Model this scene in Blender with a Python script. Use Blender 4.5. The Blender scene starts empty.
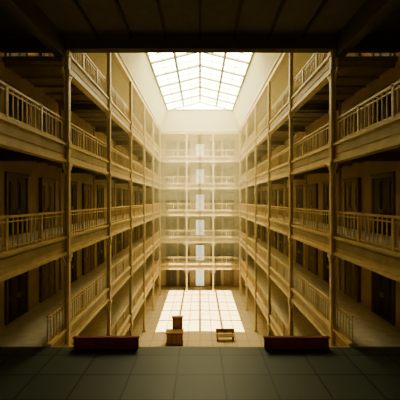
import bpy, bmesh, math
from mathutils import Vector

# ------------------------------------------------------------------ helpers
def mat(name, col, rough=0.6, noise=0.12, scale=3.0, emit=None, estr=0.0, bump=0.0):
    m = bpy.data.materials.new(name); m.use_nodes = True
    nt = m.node_tree; b = nt.nodes['Principled BSDF']
    tc = nt.nodes.new('ShaderNodeTexCoord')
    n = nt.nodes.new('ShaderNodeTexNoise'); n.inputs['Scale'].default_value = scale
    n.inputs['Detail'].default_value = 4
    nt.links.new(tc.outputs['Object'], n.inputs['Vector'])
    r = nt.nodes.new('ShaderNodeValToRGB')
    r.color_ramp.elements[0].position = 0.3; r.color_ramp.elements[1].position = 0.7
    r.color_ramp.elements[0].color = (*[c*(1-noise) for c in col], 1)
    r.color_ramp.elements[1].color = (*[min(1, c*(1+noise)) for c in col], 1)
    nt.links.new(n.outputs['Fac'], r.inputs['Fac'])
    nt.links.new(r.outputs['Color'], b.inputs['Base Color'])
    b.inputs['Roughness'].default_value = rough
    if emit:
        b.inputs['Emission Color'].default_value = (*emit, 1)
        b.inputs['Emission Strength'].default_value = estr
    return m

def tile_mat(name, c1, c2, grout, sx, sy, msize, rough, offx=0, offy=0):
    m = bpy.data.materials.new(name); m.use_nodes = True
    nt = m.node_tree; b = nt.nodes['Principled BSDF']
    tc = nt.nodes.new('ShaderNodeTexCoord')
    mp = nt.nodes.new('ShaderNodeMapping')
    mp.inputs['Location'].default_value = (offx, offy, 0)
    br = nt.nodes.new('ShaderNodeTexBrick')
    br.offset = 0; br.squash = 1
    br.inputs['Scale'].default_value = 1
    br.inputs['Brick Width'].default_value = sx
    br.inputs['Row Height'].default_value = sy
    br.inputs['Mortar Size'].default_value = msize
    br.inputs['Mortar Smooth'].default_value = 0.1
    br.inputs['Color1'].default_value = (*c1, 1); br.inputs['Color2'].default_value = (*c2, 1)
    br.inputs['Mortar'].default_value = (*grout, 1)
    nt.links.new(tc.outputs['Object'], mp.inputs['Vector'])
    nt.links.new(mp.outputs['Vector'], br.inputs['Vector'])
    nt.links.new(br.outputs['Color'], b.inputs['Base Color'])
    b.inputs['Roughness'].default_value = rough
    return m

class MB:
    def __init__(s): s.bm = bmesh.new(); s.mats = []
    def mi(s, m):
        if m not in s.mats: s.mats.append(m)
        return s.mats.index(m)
    def box(s, x0, x1, y0, y1, z0, z1, m):
        if x0 > x1: x0, x1 = x1, x0
        if y0 > y1: y0, y1 = y1, y0
        v = [s.bm.verts.new((x, y, z)) for z in (z0, z1) for y in (y0, y1) for x in (x0, x1)]
        k = s.mi(m)
        for f in ((0,2,3,1),(4,5,7,6),(0,1,5,4),(2,6,7,3),(0,4,6,2),(1,3,7,5)):
            fc = s.bm.faces.new([v[i] for i in f]); fc.material_index = k
    def poly(s, pts, m):
        fc = s.bm.faces.new([s.bm.verts.new(p) for p in pts]); fc.material_index = s.mi(m)
    def bar(s, a, b, w, h, m):
        a = Vector(a); b = Vector(b); d = (b-a).normalized()
        up = Vector((0,0,1)) if abs(d.z) < 0.9 else Vector((0,1,0))
        sd = d.cross(up).normalized()*w/2; u = sd.cross(d).normalized()*h/2
        k = s.mi(m)
        va = [s.bm.verts.new(a+i*sd+j*u) for i, j in ((-1,-1),(1,-1),(1,1),(-1,1))]
        vb = [s.bm.verts.new(b+i*sd+j*u) for i, j in ((-1,-1),(1,-1),(1,1),(-1,1))]
        fs = [va[::-1], vb] + [[va[i], va[(i+1)%4], vb[(i+1)%4], vb[i]] for i in range(4)]
        for f in fs:
            s.bm.faces.new(f).material_index = k
    def done(s, name, parent=None, bevel=0):
        bmesh.ops.recalc_face_normals(s.bm, faces=s.bm.faces)
        me = bpy.data.meshes.new(name); s.bm.to_mesh(me); s.bm.free()
        for m in s.mats: me.materials.append(m)
        o = bpy.data.objects.new(name, me); bpy.context.collection.objects.link(o)
        if parent: o.parent = parent
        if bevel:
            b = o.modifiers.new('bevel', 'BEVEL'); b.width = bevel; b.segments = 2
        return o

# ------------------------------------------------------------------ materials
GOLD   = mat('painted_ochre_trim', (0.64, 0.50, 0.27), 0.5)
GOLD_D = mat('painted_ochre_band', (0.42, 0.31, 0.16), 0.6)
RAIL   = mat('ochre_rail', (0.62, 0.46, 0.23), 0.45)
WALL   = mat('plaster_tan', (0.54, 0.44, 0.30), 0.85, 0.12, 1.2)
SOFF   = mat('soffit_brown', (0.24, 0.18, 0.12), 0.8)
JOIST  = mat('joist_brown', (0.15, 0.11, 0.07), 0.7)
DARK   = mat('dark_ceiling_paint', (0.10, 0.088, 0.068), 0.8)
RIB    = mat('ceiling_rib_paint', (0.04, 0.032, 0.024), 0.8)
DOORM  = mat('dark_door_wood', (0.055, 0.037, 0.026), 0.5)
PANEL  = mat('brown_door_wood', (0.26, 0.18, 0.11), 0.5)
DOORF  = mat('door_frame_wood', (0.18, 0.12, 0.07), 0.5)
GFLOOR = mat('gallery_floor_stone', (0.76, 0.69, 0.54), 0.6)
CREAM  = mat('cream_cove_plaster', (0.70, 0.66, 0.49), 0.8, 0.05)
MUNT   = mat('skylight_bar_paint', (0.22, 0.26, 0.21), 0.5)
RED    = mat('oxblood_paint', (0.22, 0.05, 0.034), 0.6)
REDC   = mat('oxblood_coping', (0.26, 0.065, 0.042), 0.6)
WOODB  = mat('reddish_wood', (0.22, 0.075, 0.035), 0.5)
WOODT  = mat('tan_wood', (0.30, 0.17, 0.08), 0.5)
BRASS  = mat('aged_brass', (0.5, 0.35, 0.12), 0.35)
TILE   = tile_mat('green_slate_tiles', (0.068, 0.086, 0.062), (0.057, 0.073, 0.053), (0.02, 0.024, 0.016), 1.42, 1.15, 0.03, 0.5, 0.71, 0.1)
GROUND = tile_mat('ground_stone_tiles', (0.60, 0.50, 0.33), (0.54, 0.45, 0.30), (0.36, 0.29, 0.19), 1.1, 1.3, 0.03, 0.6)
WINP   = mat('frosted_window_pane', (0.7, 0.72, 0.62), 0.3, emit=(0.95, 1.0, 0.72), estr=0.65)
FILLP   = mat('front_fill_light_pane', (0.7, 0.72, 0.62), 0.3, emit=(1.0, 0.86, 0.58), estr=0.6)  # glow of the added panes behind the camera, fills the front with light

gl = bpy.data.materials.new('skylight_frosted_glass'); gl.use_nodes = True
nt = gl.node_tree; nt.nodes.clear()
o = nt.nodes.new('ShaderNodeOutputMaterial'); mx = nt.nodes.new('ShaderNodeMixShader')
tr = nt.nodes.new('ShaderNodeBsdfTransparent'); em = nt.nodes.new('ShaderNodeEmission')
em.inputs['Color'].default_value = (1.0, 0.86, 0.45, 1); em.inputs['Strength'].default_value = 26.0
mx.inputs['Fac'].default_value = 0.5
nt.links.new(tr.outputs[0], mx.inputs[1]); nt.links.new(em.outputs[0], mx.inputs[2])
nt.links.new(mx.outputs[0], o.inputs['Surface'])

# ------------------------------------------------------------------ dimensions
W = 5.5; XO = 8.3; YB = 41.9; YE = 44.6; YN = -2.0
H = 3.75
LV = [-9.05, -5.3, -1.55, 2.2, 5.95]
G = -12.8; ROOF = 9.7; SKY = 12.3
YF = 12.3; YD = 10.8
COLY = [YF + 5.62*k for k in range(-2, 6)]   # 1.06 ... 40.4

# ------------------------------------------------------------------ shell
b = MB(); b.box(-XO-.3, XO+.3, YD, YE+.3, G-.3, G, GROUND); b.done('floor')
b = MB(); b.box(-XO-.3, XO+.3, YN, YD, LV[1]-.5, LV[1], TILE)
b.box(-XO, XO, YD, YD+.06, LV[1]-.5, LV[1]+0.0, GOLD_D); b.done('floor')
for s, n in ((-1, 'wall_left'), (1, 'wall_right')):
    b = MB(); b.box(s*XO, s*(XO+.3), YN, YE+.3, G, ROOF, WALL)
    for y in COLY[2:]:
        b.box(s*(XO-.12), s*XO, y-.25, y+.25, G, ROOF, WALL)
    for y in COLY[:2]:
        b.box(s*(XO-.12), s*XO, y-.25, y+.25, LV[1], 6.1, WALL)
    b.done(n)
b = MB(); b.box(-XO, XO, YE, YE+.3, G, ROOF, WALL); b.done('wall_back')
b = MB(); b.box(-XO, XO, YN-.3, YN, LV[1]-.5, ROOF, WALL); b.done('wall_front')
b = MB(); b.box(-XO, XO, YD-.3, YD, G, LV[1]-.5, WALL); b.done('wall_lower')

# ceilings
b = MB()
b.box(-XO, XO, YN, YF, 6.55, 6.8, DARK)
b.box(-XO, XO, YF-.25, YF+.1, 6.08, 6.8, DARK)               # front lintel beam
b.box(-XO, XO, YF-.3, YF+.13, 6.5, 6.58, JOIST)
b.box(-XO, XO, YF-.1, YF+.1, 6.8, ROOF, CREAM)
for s in (-1, 1):
    b.box(s*(W-.05), s*(W+.3), YN, YF-.25, 5.75, 6.55, DARK)
for x in (-4.1, -2.75, -1.37, 0, 1.37, 2.75, 4.1):
    b.box(x-.05, x+.05, YN, YF-.25, 6.45, 6.55, RIB)
for y in COLY[:2] + [3.9, 9.5]:
    b.box(-XO, XO, y-.08, y+.08, 6.42, 6.55, RIB)
b.done('ceiling')
b = MB()
for s in (-1, 1):
    b.box(s*W, s*(XO+.3), YF, YE+.3, ROOF, ROOF+.3, CREAM)
    b.poly([(s*W, 19, ROOF), (s*W, YB, ROOF), (s*4.45, YB-.9, SKY), (s*4.45, 24, SKY)], CREAM)
b.box(-W, W, YB, YE+.3, ROOF, ROOF+.3, CREAM)
b.box(-W, W, YF, 19, ROOF, ROOF+.3, CREAM)
b.poly([(-W, YB, ROOF), (W, YB, ROOF), (4.45, YB-.9, SKY), (-4.45, YB-.9, SKY)], CREAM)
b.poly([(-W, 19, ROOF), (W, 19, ROOF), (4.45, 24, SKY), (-4.45, 24, SKY)], CREAM)
b.done('ceiling')

# cornice trim around the light well
b = MB()
for s in (-1, 1):
    b.box(s*(W-.12), s*(W+.25), YF+.1, YB+.1, ROOF-.45, ROOF, GOLD)
    b.box(s*(W-.22), s*(W+.2), YF+.1, YB, ROOF-.12, ROOF+.06, CREAM)
b.box(-W+.12, W-.12, YB-.1, YB+.25, ROOF-.45, ROOF, GOLD)
b.box(-W+.2, W-.2, YB-.2, YB+.2, ROOF-.12, ROOF+.06, CREAM)
b.done('trim_1')

# ------------------------------------------------------------------ skylight
sk = bpy.data.objects.new('skylight', None); bpy.context.collection.objects.link(sk)
y0, y1 = 24.0, YB-.9; xr = 4.45; rise = 1.1
def zr(x): return SKY + rise*(1-abs(x)/xr)
b = MB()
b.poly([(-xr, y0, SKY), (0, y0, SKY+rise), (0, y1, SKY+rise), (-xr, y1, SKY)], gl)
b.poly([(xr, y0, SKY), (0, y0, SKY+rise), (0, y1, SKY+rise), (xr, y1, SKY)], gl)
b.poly([(-xr, y1, SKY), (xr, y1, SKY), (0, y1, SKY+rise)], gl)
b.poly([(-xr, y0, SKY), (xr, y0, SKY), (0, y0, SKY+rise)], gl)
b.done('glazing', sk)
b = MB()
for x in (-4.45, -2.22, 0, 2.22, 4.45):
    b.bar((x, y0, zr(x)-.06), (x, y1, zr(x)-.06), .22, .16, MUNT)
for x in (-3.33, -1.11, 1.11, 3.33):
    b.bar((x, y0, zr(x)-.06), (x, y1, zr(x)-.06), .05, .06, MUNT)
n = 12
for i in range(n+1):
    y = y0 + (y1-y0)*i/n
    w = .22 if i % 2 == 0 else .05
    for s in (-1, 1):
        b.bar((0, y, SKY+rise-.08), (s*xr, y, SKY-.08), w, .14 if w > .1 else .06, MUNT)
for i in (0, n):
    y = y0 + (y1-y0)*i/n
    b.bar((-xr, y, SKY), (xr, y, SKY), .16, .2, MUNT)
b.done('frame', sk)

# ------------------------------------------------------------------ balconies
def railing(b, ax, fixed, a0, a1, z, posts):
    def bx(p0, p1, q, z0, z1, m):
        if ax == 'y': b.box(fixed-q, fixed+q, p0, p1, z0, z1, m)
        else: b.box(p0, p1, fixed-q, fixed+q, z0, z1, m)
    bx(a0, a1, .045, z+1.03, z+1.10, RAIL)
    bx(a0, a1, .025, z+.90, z+.94, RAIL)
    bx(a0, a1, .03, z+.16, z+.21, RAIL)
    nb = int((a1-a0)/.235)
    for i in range(nb+1):
        p = a0 + .02 + (a1-a0-.04)*i/nb
        bx(p-.016, p+.016, .016, z+.1, z+1.04, RAIL)
    for p in posts:
        if a0 <= p <= a1: bx(p-.045, p+.045, .045, z+.08, z+1.12, RAIL)

def side_balcony(s, L, ya):
    b = MB()
    X = lambda v: s*v
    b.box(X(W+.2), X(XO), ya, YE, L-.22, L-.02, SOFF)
    b.box(X(W+.2), X(XO), ya, YE, L-.02, L, GFLOOR)
    b.box(X(W-.02), X(W+.2), ya, YB-.02, L-.55, L, GOLD)
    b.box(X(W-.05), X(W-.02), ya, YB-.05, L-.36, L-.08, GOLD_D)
    b.box(X(W-.12), X(W+.2), ya, YB-.12, L, L+.1, GOLD)
    b.box(X(W-.1), X(W+.24), ya, YB-.1, L-.68, L-.55, GOLD)
    for y in COLY:
        if y > ya:
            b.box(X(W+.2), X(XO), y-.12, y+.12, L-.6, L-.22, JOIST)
    y = ya + .4
    while y < YE-.2:
        b.box(X(W+.2), X(XO), y-.035, y+.035, L-.3, L-.22, SOFF); y += 1.124
    o = b.done('balcony')
    b = MB()
    posts = []
    for c in COLY: posts += [c+1.87, c+3.75]
    railing(b, 'y', s*(W+.03), ya, YB, L, posts)
    r = b.done('railing', o)
    return o

for s in (-1, 1):
    for i, L in enumerate(LV):
        ya = YD+.06 if i < 2 else (YN if i < 4 else YF+.1)
        side_balcony(s, L, ya)

BX = [-1.85, 1.85]
for L in LV:
    b = MB()
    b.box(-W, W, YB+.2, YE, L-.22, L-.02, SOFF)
    b.box(-W, W, YB+.2, YE, L-.02, L, GFLOOR)
    b.box(-W+.02, W-.02, YB-.02, YB+.2, L-.55, L, GOLD)
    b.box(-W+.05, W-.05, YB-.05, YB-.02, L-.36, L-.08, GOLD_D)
    b.box(-W+.12, W-.12, YB-.12, YB+.2, L, L+.1, GOLD)
    b.box(-W+.1, W-.1, YB-.1, YB+.24, L-.68, L-.55, GOLD)
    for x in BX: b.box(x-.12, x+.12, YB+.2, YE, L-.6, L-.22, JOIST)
    o = b.done('balcony')
    b = MB(); railing(b, 'x', YB+.03, -W+.1, W-.1, L, [-3.7, 0, 3.7]); b.done('railing', o)

# ------------------------------------------------------------------ columns
def column(x, y, zb, zt, levels, tx, ty):
    b = MB()
    b.box(x-.1, x+.1, y-.1, y+.1, zb, zt, GOLD)
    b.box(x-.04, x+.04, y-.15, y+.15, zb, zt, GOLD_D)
    b.box(x-.17, x+.17, y-.17, y+.17, zb, zb+.25, GOLD)
    for L in levels:
        b.box(x-.16, x+.16, y-.16, y+.16, L-.82, L-.66, GOLD)
        b.box(x-.13, x+.13, y-.13, y+.13, L-.96, L-.9, GOLD)
        b.box(x-.14, x+.14, y-.14, y+.14, L-.05, L+.22, GOLD)
        for d in (-1, 1):
            p = Vector((x + d*.1*tx, y + d*.1*ty, L-1.15)); q = Vector((x + d*.45*tx, y + d*.45*ty, L-.7))
            b.bar(p, q, .06, .06, GOLD)
    return b.done('column')
for s in (-1, 1):
    for k, y in enumerate(COLY):
        if k < 2: column(s*(W-.06), y, LV[1], 5.75, [LV[2], LV[3]], 0, 1)
        else: column(s*(W-.06), y, G, ROOF-.45, LV, 0, 1)
for x in BX: column(x, YB-.06, G, ROOF-.45, LV, 1, 0)

# ------------------------------------------------------------------ doors / windows
def door_mesh(DM, w=1.5, h=2.55):
    b = MB()
    b.box(-w/2-.12, -w/2, -.06, .09, 0.01, h+.12, DOORF)
    b.box(w/2, w/2+.12, -.06, .09, 0.01, h+.12, DOORF)
    b.box(-w/2, w/2, -.06, .09, h, h+.12, DOORF)
    b.box(-w/2-.18, w/2+.18, -.1, .08, h+.12, h+.2, DOORF)
    b.box(-w/2, -.01, -.02, .06, 0.01, h, DM)
    b.box(.01, w/2, -.02, .06, 0.01, h, DM)
    for s in (-1, 1):
        for z0, z1 in ((.2, .95), (1.15, h-.2)):
            b.box(s*.12, s*(w/2-.12), -.045, -.02, z0, z1, DM)
            b.box(s*.18, s*(w/2-.18), -.06, -.045, z0+.06, z1-.06, DM)
        b.box(s*.05, s*.08, -.1, -.02, .95, 1.15, BRASS)
    return b
dm = door_mesh(DOORM, 1.4).done('door_1')
nd = [0]; nw = [0]
def inst(src, nm, cnt, loc, rz):
    cnt[0] += 1
    o = src if cnt[0] == 1 else bpy.data.objects.new(f'{nm}_{cnt[0]}', src.data)
    if cnt[0] > 1: bpy.context.collection.objects.link(o)
    o.location = loc; o.rotation_euler = (0, 0, rz)
inst(dm, 'door', nd, (-4.25, YE-.1, G), 0)
dp = door_mesh(PANEL, 1.25, 2.5).done('door_2'); nd[0] = 2
dp.location = (4.25, YE-.1, G)
for L in [G] + LV:
    for s in (-1, 1):
        rz = -s*math.pi/2
        for k, y in enumerate(COLY):
            if k < 2 and (L < LV[1] or L > 5): continue
            if y + 1.15 > YE - 1: continue
            inst(dm, 'door', nd, (s*(XO-.1), y+1.15, L), rz)
            if y + 3.6 < YE-1: inst(dp, 'door', nd, (s*(XO-.1), y+3.9, L), rz)
    for x in (-4.25, -2.3, 2.3, 4.25):
        if L == G and abs(x) > 4: continue
        inst(dm, 'door', nd, (x, YE-.1, L), 0)

for i, L in enumerate([G] + LV):
    b = MB(); w = .62; h = 2.35 if i else 2.7; yy = YE-.07
    b.box(-w, w, yy, yy+.03, L+.1, L+h, WINP)
    b.box(-w-.12, -w, yy-.08, yy+.06, L+.01, L+h+.1, DOORF)
    b.box(w, w+.12, yy-.08, yy+.06, L+.01, L+h+.1, DOORF)
    b.box(-w, w, yy-.08, yy+.06, L+h, L+h+.1, DOORF)
    b.box(-w, w, yy-.08, yy+.06, L+.01, L+.1, DOORF)
    b.box(-.03, .03, yy-.04, yy+.06, L+.1, L+h, WALL)
    nw[0] += 1; b.done(f'fill_window_{nw[0]}')
# unseen tall windows added behind the landing, glowing as soft front fill light
for x in (-3.6, 0, 3.6):
    b = MB(); z0, z1 = -3.8, 4.2; yy = YN+.02
    b.box(x-1.2, x+1.2, yy, yy+.03, z0, z1, FILLP)
    for xx in (-1.25, -.4, .4, 1.25): b.box(x+xx-.05, x+xx+.05, yy, yy+.09, z0-.1, z1+.1, DOORF)
    for zz in (z0-.05, -1.1, 1.5, z1+.05): b.box(x-1.3, x+1.3, yy, yy+.09, zz-.05, zz+.05, DOORF)
    nw[0] += 1; b.done(f'fill_window_{nw[0]}')

# ------------------------------------------------------------------ low red parapets at the landing edge
def parapet(x0, x1):
    b = MB(); z = LV[1]; ya, yb = 10.68, 10.79
    b.box(x0, x1, ya-.02, yb, z, z+.07, RED)
    b.box(x0, x1, ya+.02, yb-.02, z+.07, z+.36, RED)
    b.box(x0-.03, x1+.03, ya-.03, yb, z+.36, z+.42, REDC)
    n = 3; w = (x1-x0)/n
    for i in range(n):
        b.box(x0+i*w+.1, x0+(i+1)*w-.1, ya, ya+.03, z+.12, z+.31, REDC)
    b.done('low_parapet', bevel=.008)
parapet(-4.5, -2.2); parapet(2.3, 4.6)

# ------------------------------------------------------------------ furniture
b = MB(); x, y, z = -2.25, 27.2, G
b.box(x-.75, x+.75, y-.9, y-.1, z, z+.08, DOORM)
b.box(x-.7, x+.7, y-.85, y-.1, z+.08, z+1.05, WOODB)
b.box(x-.78, x+.78, y-.93, y-.05, z+1.05, z+1.13, WOODT)
for i in range(3):
    b.box(x-.62+i*.43, x-.25+i*.43, y-.88, y-.85, z+.2, z+.95, WOODT)
b.box(x-.25, x+.65, y-.05, y+.25, z, z+2.1, WOODB)
b.box(x-.32, x+.72, y-.1, y+.3, z+2.1, z+2.2, WOODT)
b.box(x-.15, x+.55, y-.08, y-.05, z+1.25, z+1.95, WOODT)
b.done('information_kiosk', bevel=.015)
b = MB(); x, y = 2.3, 27.3
b.box(x-.85, x+.85, y-.3, y+.3, z+.42, z+.5, WOODT)
for sx in (-.7, .7):
    b.box(x+sx-.06, x+sx+.06, y-.26, y+.26, z, z+.42, WOODB)
b.box(x-.85, x+.85, y+.22, y+.3, z+.62, z+.98, WOODT)
for sx in (-.7, 0, .7): b.box(x+sx-.04, x+sx+.04, y+.24, y+.28, z+.4, z+.95, WOODB)
b.done('wooden_bench', bevel=.012)

# ------------------------------------------------------------------ haze (denser towards the skylight)
dust = bpy.data.objects.new('dusty_air', None); bpy.context.collection.objects.link(dust)
for i, (z0, z1, dn) in enumerate(((-6.0, 0, .012), (0, ROOF-.05, .020))):
    vm = bpy.data.materials.new('dusty_air_%d' % i); vm.use_nodes = True
    nt = vm.node_tree; nt.nodes.clear()
    o = nt.nodes.new('ShaderNodeOutputMaterial'); vs = nt.nodes.new('ShaderNodeVolumeScatter')
    vs.inputs['Color'].default_value = (1, .84, .46, 1); vs.inputs['Density'].default_value = dn
    vs.inputs['Anisotropy'].default_value = 0.2
    nt.links.new(vs.outputs[0], o.inputs['Volume'])
    b = MB(); b.box(-W+.3, W-.3, YF+.3, YB-.3, z0+.001, z1-.001, vm); b.done('layer_%d' % i, dust)

# ------------------------------------------------------------------ lights
sun = bpy.data.lights.new('sun', 'SUN'); sun.energy = 58; sun.angle = 0.004; sun.color = (1, .84, .46)
so = bpy.data.objects.new('sun', sun); bpy.context.collection.objects.link(so)
so.rotation_euler = (math.atan(5/25.), 0, 0); so.location = (0, 20, 30)
w = bpy.data.worlds.new('World'); bpy.context.scene.world = w; w.use_nodes = True
bg = w.node_tree.nodes['Background']; bg.inputs['Color'].default_value = (.95, 1, .85, 1); bg.inputs['Strength'].default_value = 1.2

# ------------------------------------------------------------------ camera
cam = bpy.data.cameras.new('camera'); cam.lens = 27; cam.sensor_width = 36; cam.clip_end = 300
co = bpy.data.objects.new('camera', cam); bpy.context.collection.objects.link(co)
co.location = (0, 0, 0); co.rotation_euler = (math.pi/2, 0, 0)
bpy.context.scene.camera = co
vs_ = bpy.context.scene.view_settings
vs_.view_transform = 'AgX'
vs_.look = 'AgX - Medium High Contrast'
vs_.exposure = 0.15
